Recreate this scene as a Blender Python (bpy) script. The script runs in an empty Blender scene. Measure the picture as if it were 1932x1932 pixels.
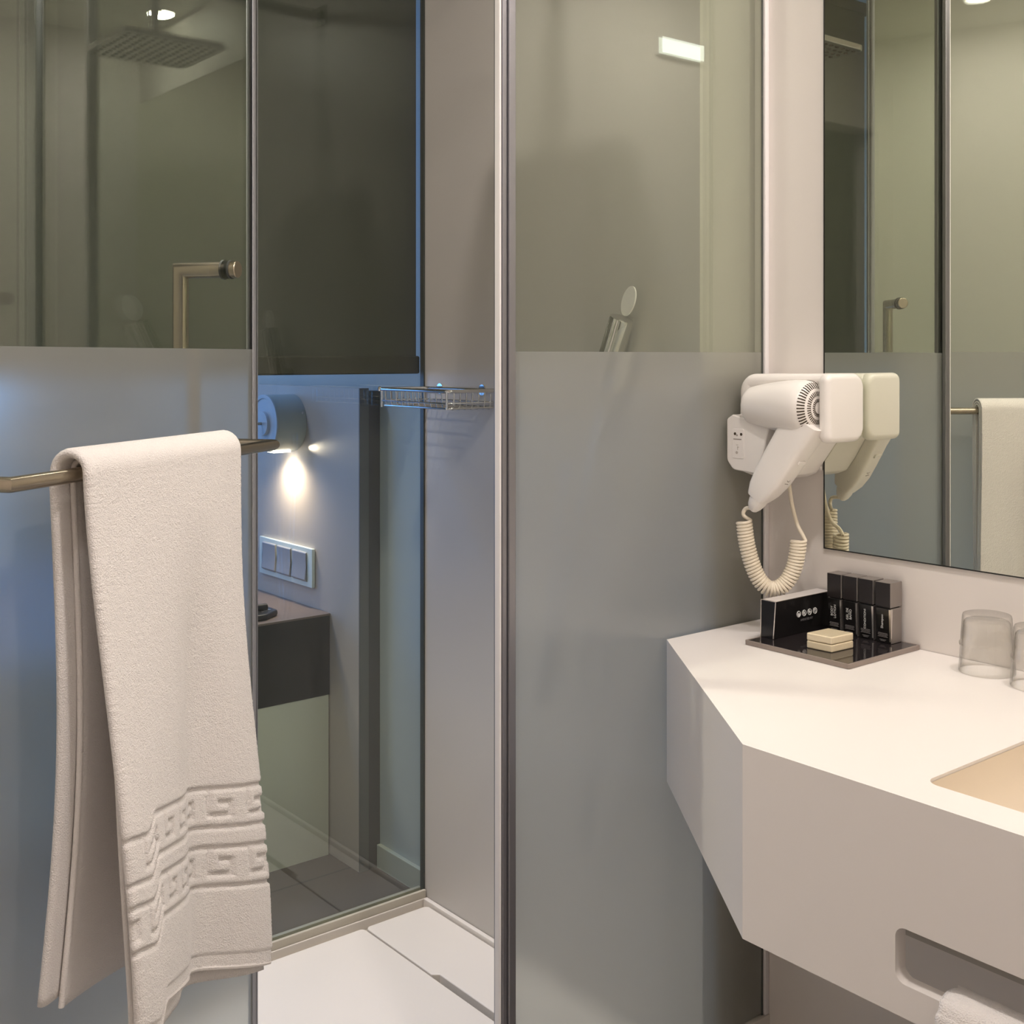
import bpy, bmesh, math, random
from mathutils import Vector, Matrix
from mathutils.geometry import tessellate_polygon
random.seed(4)
S = bpy.context.scene
COL = S.collection

# ------------------------------------------------------------------ camera
cam_d = bpy.data.cameras.new('camera')
cam = bpy.data.objects.new('camera', cam_d)
COL.objects.link(cam)
cam.location = (0, 0, 1.33)
fwd = Vector((.629, .777, 0)).normalized()
cam.rotation_euler = fwd.to_track_quat('-Z', 'Y').to_euler()
cam_d.sensor_width = 36
cam_d.lens = 36 * 2221 / 1932
cam_d.shift_y = -293 / 1932
cam_d.clip_start = .02
S.camera = cam

# ------------------------------------------------------------------ world, lights, exposure
w = bpy.data.worlds.new('world')
S.world = w
w.use_nodes = True
w.node_tree.nodes['Background'].inputs[0].default_value = (.8, .85, 1, 1)
w.node_tree.nodes['Background'].inputs[1].default_value = .05
S.view_settings.view_transform = 'Standard'
S.view_settings.look = 'None'
S.view_settings.gamma = 1
S.view_settings.exposure = 0.35
S.cycles.use_denoising = True
S.cycles.max_bounces = 14
S.cycles.diffuse_bounces = 5
S.cycles.glossy_bounces = 8
S.cycles.transmission_bounces = 10
S.cycles.transparent_max_bounces = 24
S.cycles.caustics_reflective = True
S.cycles.caustics_refractive = True
S.cycles.blur_glossy = .3
S.cycles.sample_clamp_indirect = 6

CEIL = 2.55
WARM = (1, .92, .885)
BLUE = (.13, .37, 1)


def area(name, loc, size, power, color, direction=(0, 0, -1), spread=180, shape='DISK', size_y=None):
    l = bpy.data.lights.new(name, 'AREA')
    l.shape = shape
    l.size = size
    if size_y:
        l.size_y = size_y
    l.energy = power
    l.color = color
    l.spread = math.radians(spread)
    o = bpy.data.objects.new(name, l)
    o.location = loc
    o.rotation_euler = Vector(direction).to_track_quat('-Z', 'Y').to_euler()
    COL.objects.link(o)
    return o


DOWN = [(1.655, .56, 5.4), (.82, .54, 8.8), (.10, .74, 2.6), (.80, 1.80, 3.2)]  # the weakest entry is unseen fill, added to brighten the vanity wall
for i, (x, y, p) in enumerate(DOWN):
    if p:
        area('downlight_lamp', (x, y, CEIL - .012), .085, p, WARM)


def spot(name, loc, power, color, direction, size, blend, soft):
    l = bpy.data.lights.new(name, 'SPOT')
    l.energy = power
    l.color = color
    l.spot_size = math.radians(size)
    l.spot_blend = blend
    l.shadow_soft_size = soft
    o = bpy.data.objects.new(name, l)
    o.location = loc
    o.rotation_euler = Vector(direction).to_track_quat('-Z', 'Y').to_euler()
    COL.objects.link(o)
    return o


spot('shower_lamp', (.80, 1.80, CEIL - .03), 85, WARM, (.10, 0, -1), 68, 1.0, .035)
area('corridor_fill', (-.2, -1.3, CEIL - .02), .3, 2.2, WARM)  # unseen fill added behind the camera for the counter front and towel
area('bedroom_window_daylight', (-.1, 5.62, 1.75), 2.3, 22.0, BLUE, direction=(.12, -1, -.05), shape='RECTANGLE', size_y=1.3)
area('bedroom_blue_fill', (.75, 3.3, CEIL - .02), .25, 9.0, BLUE)  # invented blue source, placed overhead so the headboard fades from blue downwards
area('bedroom_warm_fill', (-.3, 3.6, CEIL - .02), .3, 10.0, WARM)  # added warm ambient fill for the bedroom, no such lamp in view


# ------------------------------------------------------------------ materials
def mat(name, color, rough=.5, metal=0, bump=None, spec=.5, sheen=0, coat=0, mottled=0):
    m = bpy.data.materials.new(name)
    m.use_nodes = True
    nt = m.node_tree
    b = nt.nodes['Principled BSDF']
    b.inputs['Base Color'].default_value = (*color, 1)
    b.inputs['Roughness'].default_value = rough
    b.inputs['Metallic'].default_value = metal
    b.inputs['Specular IOR Level'].default_value = spec
    if sheen:
        b.inputs['Sheen Weight'].default_value = sheen
    if coat:
        b.inputs['Coat Weight'].default_value = coat
    tc = nt.nodes.new('ShaderNodeTexCoord')
    if mottled:
        n = nt.nodes.new('ShaderNodeTexNoise')
        n.inputs['Scale'].default_value = 3.0
        n.inputs['Detail'].default_value = 4
        nt.links.new(tc.outputs['Object'], n.inputs['Vector'])
        mx = nt.nodes.new('ShaderNodeMix')
        mx.data_type = 'RGBA'
        mx.inputs[6].default_value = (*[c * (1 - mottled) for c in color], 1)
        mx.inputs[7].default_value = (*[min(1, c * (1 + mottled)) for c in color], 1)
        nt.links.new(n.outputs['Fac'], mx.inputs[0])
        nt.links.new(mx.outputs[2], b.inputs['Base Color'])
    if bump:
        sc, st, ds = bump
        n = nt.nodes.new('ShaderNodeTexNoise')
        n.inputs['Scale'].default_value = sc
        n.inputs['Detail'].default_value = 3
        nt.links.new(tc.outputs['Object'], n.inputs['Vector'])
        bp = nt.nodes.new('ShaderNodeBump')
        bp.inputs['Strength'].default_value = st
        bp.inputs['Distance'].default_value = ds
        nt.links.new(n.outputs['Fac'], bp.inputs['Height'])
        nt.links.new(bp.outputs[0], b.inputs['Normal'])
    return m


def emit(name, color, strength):
    m = bpy.data.materials.new(name)
    m.use_nodes = True
    nt = m.node_tree
    nt.nodes.remove(nt.nodes['Principled BSDF'])
    e = nt.nodes.new('ShaderNodeEmission')
    e.inputs[0].default_value = (*color, 1)
    e.inputs[1].default_value = strength
    nt.links.new(e.outputs[0], nt.nodes['Material Output'].inputs[0])
    return m


def schlick(nt, f0, power=5):
    lw = nt.nodes.new('ShaderNodeLayerWeight')
    lw.inputs[0].default_value = .5
    p = nt.nodes.new('ShaderNodeMath')
    p.operation = 'POWER'
    p.inputs[1].default_value = power
    nt.links.new(lw.outputs['Facing'], p.inputs[0])
    q = nt.nodes.new('ShaderNodeMath')
    q.operation = 'MULTIPLY_ADD'
    q.inputs[1].default_value = 1 - f0
    q.inputs[2].default_value = f0
    nt.links.new(p.outputs[0], q.inputs[0])
    return q.outputs[0]


def clear_glass(name, tint, f0=.07, power=5):
    m = bpy.data.materials.new(name)
    m.use_nodes = True
    nt = m.node_tree
    nt.nodes.remove(nt.nodes['Principled BSDF'])
    t = nt.nodes.new('ShaderNodeBsdfTransparent')
    t.inputs[0].default_value = (*tint, 1)
    g = nt.nodes.new('ShaderNodeBsdfGlossy')
    g.inputs['Roughness'].default_value = 0
    mx = nt.nodes.new('ShaderNodeMixShader')
    nt.links.new(schlick(nt, f0, power), mx.inputs[0])
    nt.links.new(t.outputs[0], mx.inputs[1])
    nt.links.new(g.outputs[0], mx.inputs[2])
    nt.links.new(mx.outputs[0], nt.nodes['Material Output'].inputs[0])
    return m


def frosted_glass(name, tint, rough=.42, white=.36):
    m = bpy.data.materials.new(name)
    m.use_nodes = True
    nt = m.node_tree
    nt.nodes.remove(nt.nodes['Principled BSDF'])
    r = nt.nodes.new('ShaderNodeBsdfRefraction')
    r.inputs['Color'].default_value = (*tint, 1)
    r.inputs['Roughness'].default_value = rough
    r.inputs['IOR'].default_value = 1.12
    tl = nt.nodes.new('ShaderNodeBsdfTranslucent')
    tl.inputs[0].default_value = (*tint, 1)
    df = nt.nodes.new('ShaderNodeBsdfDiffuse')
    df.inputs[0].default_value = (.55, .55, .53, 1)
    a = nt.nodes.new('ShaderNodeMixShader')
    a.inputs[0].default_value = white
    nt.links.new(r.outputs[0], a.inputs[1])
    nt.links.new(tl.outputs[0], a.inputs[2])
    c = nt.nodes.new('ShaderNodeMixShader')
    c.inputs[0].default_value = .22
    nt.links.new(a.outputs[0], c.inputs[1])
    nt.links.new(df.outputs[0], c.inputs[2])
    g = nt.nodes.new('ShaderNodeBsdfGlossy')
    g.inputs['Roughness'].default_value = .3
    d = nt.nodes.new('ShaderNodeMixShader')
    nt.links.new(schlick(nt, .07), d.inputs[0])
    nt.links.new(c.outputs[0], d.inputs[1])
    nt.links.new(g.outputs[0], d.inputs[2])
    nt.links.new(d.outputs[0], nt.nodes['Material Output'].inputs[0])
    return m


def real_glass(name):
    m = bpy.data.materials.new(name)
    m.use_nodes = True
    b = m.node_tree.nodes['Principled BSDF']
    b.inputs['Base Color'].default_value = (1, 1, 1, 1)
    b.inputs['Roughness'].default_value = 0
    b.inputs['Transmission Weight'].default_value = 1
    b.inputs['IOR'].default_value = 1.48
    return m


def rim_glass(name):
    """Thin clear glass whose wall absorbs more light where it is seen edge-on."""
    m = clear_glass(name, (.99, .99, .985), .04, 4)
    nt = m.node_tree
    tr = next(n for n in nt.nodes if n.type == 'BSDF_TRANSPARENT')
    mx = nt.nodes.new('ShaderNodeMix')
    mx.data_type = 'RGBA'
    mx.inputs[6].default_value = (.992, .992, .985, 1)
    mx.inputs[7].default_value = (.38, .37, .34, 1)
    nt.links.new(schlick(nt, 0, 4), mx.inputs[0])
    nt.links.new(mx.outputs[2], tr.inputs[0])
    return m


def tile_mat(name, c1, grout, sx, sy):
    m = mat(name, c1, .45)
    nt = m.node_tree
    b = nt.nodes['Principled BSDF']
    tc = nt.nodes.new('ShaderNodeTexCoord')
    br = nt.nodes.new('ShaderNodeTexBrick')
    br.offset = 0
    br.inputs['Color1'].default_value = (*c1, 1)
    br.inputs['Color2'].default_value = (*[c * .92 for c in c1], 1)
    br.inputs['Mortar'].default_value = (*grout, 1)
    br.inputs['Scale'].default_value = 1
    br.inputs['Mortar Size'].default_value = .004
    br.inputs['Brick Width'].default_value = sx
    br.inputs['Row Height'].default_value = sy
    mp = nt.nodes.new('ShaderNodeMapping')
    mp.inputs['Location'].default_value = (-1.24, -2.0, 0)
    nt.links.new(tc.outputs['Object'], mp.inputs[0])
    nt.links.new(mp.outputs[0], br.inputs[0])
    nt.links.new(br.outputs[0], b.inputs['Base Color'])
    return m


def wood_mat(name, c1, c2, rough=.4):
    m = mat(name, c1, rough)
    nt = m.node_tree
    b = nt.nodes['Principled BSDF']
    tc = nt.nodes.new('ShaderNodeTexCoord')
    mp = nt.nodes.new('ShaderNodeMapping')
    mp.inputs['Scale'].default_value = (2, 30, 30)
    n = nt.nodes.new('ShaderNodeTexNoise')
    n.inputs['Scale'].default_value = 2.2
    n.inputs['Detail'].default_value = 6
    mx = nt.nodes.new('ShaderNodeMix')
    mx.data_type = 'RGBA'
    mx.inputs[6].default_value = (*c1, 1)
    mx.inputs[7].default_value = (*c2, 1)
    nt.links.new(tc.outputs['Object'], mp.inputs[0])
    nt.links.new(mp.outputs[0], n.inputs['Vector'])
    nt.links.new(n.outputs['Fac'], mx.inputs[0])
    nt.links.new(mx.outputs[2], b.inputs['Base Color'])
    return m


M = {}
M['wall'] = mat('painted_wall', (.78, .73, .69), .55, mottled=.012)
M['shower_wall'] = mat('satin_wall_panel', (.5, .47, .43), .34, mottled=.012)
M['ceiling'] = mat('ceiling_paint', (.72, .7, .62), .7)
M['tray'] = mat('shower_tray_solid_surface', (.76, .71, .65), .4, mottled=.01)
M['tray_dark'] = mat('drain_dark', (.03, .025, .02), .5)
M['sill'] = mat('sill_beige', (.5, .46, .38), .4)
M['bath_floor'] = mat('bathroom_floor', (.5, .47, .43), .4)
M['corian'] = mat('vanity_solid_surface', (.82, .775, .74), .38, mottled=.01)
M['basin'] = mat('basin_surface', (.78, .68, .55), .35)
M['white_plastic'] = mat('white_plastic', (.84, .8, .76), .28)
M['warm_plastic'] = mat('cream_plastic', (.82, .74, .6), .4)
M['grey_print'] = mat('grey_print', (.35, .31, .28), .6)
M['vent_dark'] = mat('vent_dark', (.05, .035, .02), .7)
M['chrome'] = mat('chrome', (.72, .72, .72), .08, 1)
M['nickel'] = mat('brushed_nickel', (.47, .41, .32), .27, 1)
M['aluminium'] = mat('satin_aluminium', (.27, .265, .285), .38, .7)
M['gasket'] = mat('white_gasket', (.82, .79, .78), .45)
M['grey_seal'] = mat('grey_seal_strip', (.33, .33, .35), .4)
M['dark_seal'] = mat('dark_seal', (.06, .065, .06), .4)
M['towel'] = mat('white_terry', (.90, .85, .815), .95, bump=(560, .8, .0024), sheen=.3)
M['towel_edge'] = mat('white_terry_edge', (.90, .85, .815), .95, bump=(600, .6, .002))
M['black_gloss'] = mat('black_gloss_card', (.012, .011, .011), .16)
M['black_side'] = mat('silver_grey_card', (.3, .27, .25), .3, .6)
M['silver'] = mat('silver_foil', (.75, .7, .66), .2, .9)
M['cap_black'] = mat('bottle_cap_black', (.022, .018, .018), .25)
M['tray_black'] = mat('black_acrylic', (.022, .018, .019), .07, spec=.9)
M['tray_edge'] = mat('tray_edge_taupe', (.27, .22, .19), .35)
M['label_white'] = mat('label_white', (.75, .74, .72), .6)
M['label_grey'] = mat('label_grey', (.16, .15, .15), .6)
M['soap'] = mat('cream_soap', (.8, .68, .47), .3, coat=.6, bump=(60, .25, .003))
M['mirror'] = mat('mirror_silver', (.78, .8, .70), 0, 1)
M['black_edge'] = mat('mirror_edge_dark', (.015, .015, .012), .4)
M['clear'] = clear_glass('clear_glass', (.92, .945, .9))
M['frost'] = frosted_glass('frosted_glass', (.81, .80, .755))
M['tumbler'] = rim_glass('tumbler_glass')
M['blind'] = mat('blind_fabric', (.062, .063, .056), .85, bump=(900, .2, .001))
M['blind_bar'] = mat('blind_bar', (.045, .042, .034), .6)
M['bed_wall'] = mat('bedroom_wall_paint', (.55, .58, .56), .7)
M['headboard'] = mat('headboard_laminate', (.56, .48, .42), .5)
M['head_edge'] = mat('headboard_edge_dark', (.1, .09, .085), .5)
M['lamp_body'] = mat('lamp_painted_metal', (.42, .47, .46), .4)
M['lamp_face'] = mat('lamp_face_paint', (.5, .55, .62), .4)
M['night_wood'] = wood_mat('dark_wood', (.018, .016, .015), (.03, .026, .024), .35)
M['night_top'] = wood_mat('brown_wood_top', (.17, .12, .1), (.24, .18, .15), .4)
M['night_white'] = mat('cream_panel', (.62, .62, .52), .3)
M['switch_glass'] = mat('switch_frame_glass', (.78, .85, .8), .15)
M['switch_grey'] = mat('switch_rocker_grey', (.36, .35, .37), .35)
M['phone'] = mat('phone_black', (.012, .012, .013), .3)
M['bed_tiles'] = tile_mat('brown_floor_tiles', (.105, .078, .066), (.05, .04, .035), .6, .6)
M['bed_cloth'] = mat('bed_cover', (.2, .36, .58), .9)  # blue tint stands in for bedroom light reaching the frosted door
M['lens'] = emit('lamp_lens', (1, .9, .8), 40)
M['lens_small'] = emit('reading_lens', (1, .9, .78), 14)
M['pane_sky'] = emit('dusk_sky', (.16, .42, 1), 1.2)

# ------------------------------------------------------------------ mesh helpers


class MB:
    def __init__(self):
        self.v, self.f, self.mi = [], [], []

    def add(self, vs, fs, mi=0):
        o = len(self.v)
        self.v += [tuple(p) for p in vs]
        for f in fs:
            self.f.append(tuple(i + o for i in f))
            self.mi.append(mi)
        return self

    def box(self, x0, x1, y0, y1, z0, z1, mi=0):
        vs = [(x, y, z) for z in (z0, z1) for y in (y0, y1) for x in (x0, x1)]
        fs = [(0, 2, 3, 1), (4, 5, 7, 6), (0, 1, 5, 4), (2, 6, 7, 3), (0, 4, 6, 2), (1, 3, 7, 5)]
        return self.add(vs, fs, mi)

    def prism(self, pts, lo, hi, axis='z', mi=0, holes=()):
        def mk(p, h):
            a, b = p
            return {'z': (a, b, h), 'x': (h, a, b), 'y': (a, h, b)}[axis]
        loops = [list(pts)] + [list(h) for h in holes]
        flat = [p for l in loops for p in l]
        n = len(flat)
        vs = [mk(p, lo) for p in flat] + [mk(p, hi) for p in flat]
        if holes:
            tris = tessellate_polygon([[Vector((a, b, 0)) for a, b in l] for l in loops])
            caps = [tuple(t) for t in tris]
        else:
            caps = [tuple(range(n))]
        fs = [tuple(reversed(c)) for c in caps] + [tuple(i + n for i in c) for c in caps]
        o = 0
        for l in loops:
            k = len(l)
            for i in range(k):
                a, b = o + i, o + (i + 1) % k
                fs.append((a, b, b + n, a + n))
            o += k
        return self.add(vs, fs, mi)

    def tube(self, path, r, seg=10, cap=True, mi=0, closed=False):
        P = [Vector(p) for p in path]
        n = len(P)
        R = r if isinstance(r, (list, tuple)) else [r] * n
        T = []
        for i in range(n):
            if closed:
                t = P[(i + 1) % n] - P[i - 1]
            else:
                t = P[min(i + 1, n - 1)] - P[max(i - 1, 0)]
            T.append(t.normalized())
        up = Vector((0, 0, 1)) if abs(T[0].z) < .9 else Vector((1, 0, 0))
        nrm = (up - T[0] * up.dot(T[0])).normalized()
        vs = []
        for i in range(n):
            nrm = (nrm - T[i] * nrm.dot(T[i]))
            nrm.normalize()
            b = T[i].cross(nrm)
            for k in range(seg):
                a = 2 * math.pi * k / seg
                vs.append(P[i] + (nrm * math.cos(a) + b * math.sin(a)) * R[i])
        fs = []
        m = n if closed else n - 1
        for i in range(m):
            j = (i + 1) % n
            for k in range(seg):
                k2 = (k + 1) % seg
                fs.append((i * seg + k, i * seg + k2, j * seg + k2, j * seg + k))
        if cap and not closed:
            fs.append(tuple(range(seg - 1, -1, -1)))
            fs.append(tuple((n - 1) * seg + k for k in range(seg)))
        return self.add(vs, fs, mi)

    def lathe(self, prof, c=(0, 0, 0), axis='z', seg=48, mi=0, closed=False):
        vs, fs = [], []
        n = len(prof)
        for r, h in prof:
            for k in range(seg):
                a = 2 * math.pi * k / seg
                u, v = r * math.cos(a), r * math.sin(a)
                p = {'z': (u, v, h), 'y': (u, h, v), 'x': (h, u, v)}[axis]
                vs.append((p[0] + c[0], p[1] + c[1], p[2] + c[2]))
        m = n if closed else n - 1
        for i in range(m):
            j = (i + 1) % n
            for k in range(seg):
                k2 = (k + 1) % seg
                fs.append((i * seg + k, i * seg + k2, j * seg + k2, j * seg + k))
        if not closed:
            if prof[0][0] > 1e-5:
                fs.append(tuple(range(seg - 1, -1, -1)))
            if prof[-1][0] > 1e-5:
                fs.append(tuple((n - 1) * seg + k for k in range(seg)))
        return self.add(vs, fs, mi)

    def loft(self, rings, cap=True, mi=0):
        n = len(rings[0])
        vs = [p for r in rings for p in r]
        fs = []
        for i in range(len(rings) - 1):
            for k in range(n):
                k2 = (k + 1) % n
                fs.append((i * n + k, i * n + k2, (i + 1) * n + k2, (i + 1) * n + k))
        if cap:
            fs.append(tuple(range(n - 1, -1, -1)))
            fs.append(tuple((len(rings) - 1) * n + k for k in range(n)))
        return self.add(vs, fs, mi)


def pillow(pts, lo, hi, r, axis, seg=5, both=True):
    '''Prism with rounded rims: rings of the outline inset along a quarter circle.'''
    n = len(pts)
    ar = sum(pts[i - 1][0] * pts[i][1] - pts[i][0] * pts[i - 1][1] for i in range(n))
    sg = 1 if ar > 0 else -1
    nr = []
    for i in range(n):
        a, b, c = Vector(pts[i - 1]), Vector(pts[i]), Vector(pts[(i + 1) % n])
        e1, e2 = (b - a).normalized(), (c - b).normalized()
        n1, n2 = Vector((-e1.y, e1.x)) * sg, Vector((-e2.y, e2.x)) * sg
        m_ = (n1 + n2).normalized()
        nr.append(m_ / max(.5, m_.dot(n1)))
    lv = [(lo + r * (1 - math.sin(k / seg * math.pi / 2)), r * (1 - math.cos(k / seg * math.pi / 2))) for k in range(seg, -1, -1)]
    if both:
        lv += [(hi - r * (1 - math.sin(k / seg * math.pi / 2)), r * (1 - math.cos(k / seg * math.pi / 2))) for k in range(0, seg + 1)]
    else:
        lv.append((hi, 0))
    rings = []
    for h, d in lv:
        ring = []
        for p, q in zip(pts, nr):
            a, b = p[0] + q.x * d, p[1] + q.y * d
            ring.append({'z': (a, b, h), 'x': (h, a, b), 'y': (a, h, b)}[axis])
        rings.append(ring)
    return MB().loft(rings)


def obj(name, mb, m, parent=None, bevel=0, seg=3, smooth=False, angle=40, loc=None, subsurf=0):
    me = bpy.data.meshes.new(name)
    o0 = Vector(loc) if loc is not None else Vector((0, 0, 0))
    me.from_pydata([tuple(Vector(p) - o0) for p in mb.v], [], mb.f)
    ms = m if isinstance(m, (list, tuple)) else [m]
    for x in ms:
        me.materials.append(x)
    for p, i in zip(me.polygons, mb.mi):
        p.material_index = i
    bm = bmesh.new()
    bm.from_mesh(me)
    bmesh.ops.remove_doubles(bm, verts=bm.verts, dist=1e-6)
    bmesh.ops.recalc_face_normals(bm, faces=bm.faces)
    bm.to_mesh(me)
    bm.free()
    if smooth:
        for p in me.polygons:
            p.use_smooth = True
        try:
            me.set_sharp_from_angle(angle=math.radians(angle))
        except Exception:
            pass
    o = bpy.data.objects.new(name, me)
    COL.objects.link(o)
    if loc is not None:
        o.location = o0
    if parent is not None:
        o.parent = parent
        # parts are given in world coordinates unless the parent is local
        if not parent.get('_local'):
            o.location = o0 - parent.location
    if bevel:
        b = o.modifiers.new('bevel', 'BEVEL')
        b.width = bevel
        b.segments = seg
        b.limit_method = 'ANGLE'
        b.angle_limit = math.radians(35)
        if smooth is False:
            for p in me.polygons:
                p.use_smooth = True
            b.harden_normals = True
    if subsurf:
        s = o.modifiers.new('subsurf', 'SUBSURF')
        s.levels = s.render_levels = subsurf
    return o


def thing(name, label, cat, loc=(0, 0, 0), group=None):
    o = bpy.data.objects.new(name, None)
    o.location = loc
    o.empty_display_size = .05
    COL.objects.link(o)
    o['label'] = label
    o['category'] = cat
    if group:
        o['group'] = group
    return o


def tag(o, label, cat, group=None, kind=None):
    o['label'] = label
    o['category'] = cat
    if group:
        o['group'] = group
    if kind:
        o['kind'] = kind
    return o


def struct(name, mb, m, bevel=0, label=None, cat=None):
    o = obj(name, mb, m, bevel=bevel)
    o['kind'] = 'structure'
    if label:
        o['label'] = label
        o['category'] = cat
    return o


def fillet(pts, r, seg=6):
    out = []
    n = len(pts)
    rs = r if isinstance(r, (list, tuple)) else [r] * n
    for i in range(n):
        p = Vector((*pts[i], 0))
        a = (Vector((*pts[i - 1], 0)) - p)
        b = (Vector((*pts[(i + 1) % n], 0)) - p)
        q = rs[i]
        if q <= 0:
            out.append(tuple(p[:2]))
            continue
        a.normalize()
        b.normalize()
        ang = a.angle(b)
        d = q / math.tan(ang / 2)
        c = p + (a + b).normalized() * (q / math.sin(ang / 2))
        s = p + a * d - c
        e = p + b * d - c
        for k in range(seg + 1):
            t = k / seg
            v = s.lerp(e, t).normalized() * q
            out.append(tuple((c + v)[:2]))
    return out


def text(name, body, size, mtx, m, parent, ext=.0002):
    cu = bpy.data.curves.new(name, 'FONT')
    cu.body = body
    cu.size = size
    cu.align_x = 'CENTER'
    cu.align_y = 'CENTER'
    cu.extrude = ext
    cu.materials.append(m)
    tmp = bpy.data.objects.new('lettering_curve', cu)
    me = bpy.data.meshes.new_from_object(tmp)
    me.name = name
    if not me.materials:
        me.materials.append(m)
    bpy.data.objects.remove(tmp)
    o = bpy.data.objects.new(name, me)
    COL.objects.link(o)
    o.parent = parent
    o.matrix_basis = Matrix.Translation(-Vector(parent.location)) @ mtx
    return o


def frame(origin, xdir, ydir):
    x = Vector(xdir).normalized()
    z = x.cross(Vector(ydir)).normalized()
    y = z.cross(x)
    mt = Matrix.Identity(4)
    for i in range(3):
        mt[i][0], mt[i][1], mt[i][2], mt[i][3] = x[i], y[i], z[i], origin[i]
    return mt


# ------------------------------------------------------------------ room shell
XW, YG, XS, YB = 1.736, 1.40, 1.585, 2.29
struct('floor', MB().box(-.7, XW, -1.9, 1.38, -.06, 0), M['bath_floor'])
struct('wall_right', MB().box(XW, XW + .1, .15, 2.31, 0, CEIL), M['wall'])
struct('wall_shower', MB().box(XS, XW, 1.424, 2.285, 0, CEIL), M['shower_wall'])
struct('wall_front', MB().box(.32, XW + .1, .05, .15, 0, CEIL).box(-.7, .32, .05, .15, 2.2, CEIL).box(-.7, -.5, .05, .15, 0, 2.2), M['wall'])
struct('wall_left', MB().box(-.7, -.6, .15, 2.29, 0, CEIL), M['wall'])
struct('wall_shower_left', MB().box(-.02, .08, 1.36, 2.30, 0, CEIL), M['wall'])
struct('wall_hinge_side', MB().box(-.6, .252, 1.3, 1.36, 0, CEIL), M['wall'])
struct('wall_corridor', MB().box(-1.6, -1.5, -1.9, .05, 0, CEIL).box(-1.6, 1.5, -2.0, -1.9, 0, CEIL).box(1.5, 1.6, -2.0, .05, 0, CEIL)
       .box(-1.6, -.7, .05, .15, 0, CEIL), M['wall'])
struct('ceiling', MB().box(-1.6, 1.298, -2.0, 2.31, CEIL, CEIL + .05).box(1.302, XW + .1, -2.0, 2.31, CEIL, CEIL + .05)
       .box(1.298, 1.302, -2.0, 2.31, CEIL + .008, CEIL + .05), M['ceiling'])
struct('trim_1', MB().box(1.7345, 1.7365, .15, 1.2496, .001, .6), M['wall'])

# bedroom beyond the rear shower glass
ZB = .024
XB = 1.636
struct('floor_bedroom', MB().box(-2.5, XB + .1, 2.312, 5.9, ZB - .08, ZB), M['bed_tiles'])
struct('wall_bedroom_right', MB().box(XB, XB + .1, 2.312, 5.9, ZB, CEIL), M['bed_wall'])
struct('wall_bedroom_back', MB().box(-2.6, XB + .1, 5.8, 5.9, ZB, .3).box(-2.6, XB + .1, 5.8, 5.9, 2.45, CEIL)
       .box(-2.6, -1.3, 5.8, 5.9, .3, 2.45).box(1.1, XB + .1, 5.8, 5.9, .3, 2.45), M['bed_wall'])
struct('wall_bedroom_left', MB().box(-2.6, -2.5, 2.2, 5.9, ZB, CEIL), M['bed_wall'])
struct('ceiling_bedroom', MB().box(-2.6, XB + .1, 2.312, 5.9, CEIL, CEIL + .05), M['bed_wall'])
struct('wall_bedroom_near', MB().box(-2.6, -.02, 2.305, 2.315, 0, CEIL), M['bed_wall'])
struct('baseboard_bedroom', MB().box(XB - .012, XB, 2.32, 2.556, ZB, ZB + .06), M['night_white'], bevel=.002)
fr = MB().box(-1.3, -1.24, 5.79, 5.86, .3, 2.45).box(1.04, 1.1, 5.79, 5.86, .3, 2.45).box(-1.24, 1.04, 5.79, 5.86, .3, .36) \
    .box(-1.24, 1.04, 5.79, 5.86, 2.39, 2.45).box(-.13, -.07, 5.79, 5.86, .36, 2.39)
win = struct('window_1', fr, M['gasket'])
obj('window_pane', MB().box(-1.24, 1.04, 5.82, 5.83, .36, 2.39), M['pane_sky'], win)

# ------------------------------------------------------------------ shower tray
t = thing('shower_tray', 'pale solid surface shower tray of two floor slabs with a slot drain', 'shower tray', (1.0, 1.85, 0))
obj('tray_base', MB().box(.081, XS - .001, 1.38, YB + .022, 0, .03).box(.081, XS - .001, YB - .016, YB + .022, .03, .06)
    .box(XS - .012, XS - .001, 1.43, YB - .016, .03, .062).box(.253, XS - .001, 1.372, 1.43, 0, .117), M['tray'], t, bevel=.002)
big = [(.09, 1.44), (1.3965, 1.44), (1.3965, 2.252), (.09, 2.252)]
obj('floor_slab', MB().prism(fillet(big, .012), .034, .054), M['tray'], t, bevel=.0025)
right = [(1.4015, 2.252), (1.4015, 1.995), (1.4145, 1.984), (1.4145, 1.44), (1.569, 1.44), (1.569, 2.252)]
obj('floor_slab', MB().prism(fillet(right, [.012, 0, .003, .003, .005, .012]), .034, .054), M['tray'], t, bevel=.0025)
obj('slot_drain', MB().box(1.397, 1.4145, 1.45, 1.98, .0305, .0345), M['tray_dark'], t)
obj('gutter', MB().box(.085, XS - .012, 2.252, YB - .016, .0305, .036), M['sill'], t)

struct('trim_2', MB().box(XS, XW, 1.3885, 1.4235, 0, .117), M['tray'])

# ------------------------------------------------------------------ rear glass between shower and bedroom
t = thing('rear_glass_screen', 'clear glass screen at the back of the shower looking into the bedroom', 'glass screen', (.5, YB, .06))
obj('glass_pane', MB().box(.08, XS - .004, YB - .005, YB + .005, .066, CEIL - .005), M['clear'], t)
obj('sill_profile', MB().box(.08, XS - .002, YB - .014, YB - .006, .0605, .078).box(.08, XS - .002, YB + .006, YB + .016, .0605, .078), M['sill'], t, bevel=.001)
obj('edge_seal', MB().box(XS - .0045, XS - .0005, YB - .007, YB + .007, .066, CEIL - .005), M['dark_seal'], t)

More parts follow.
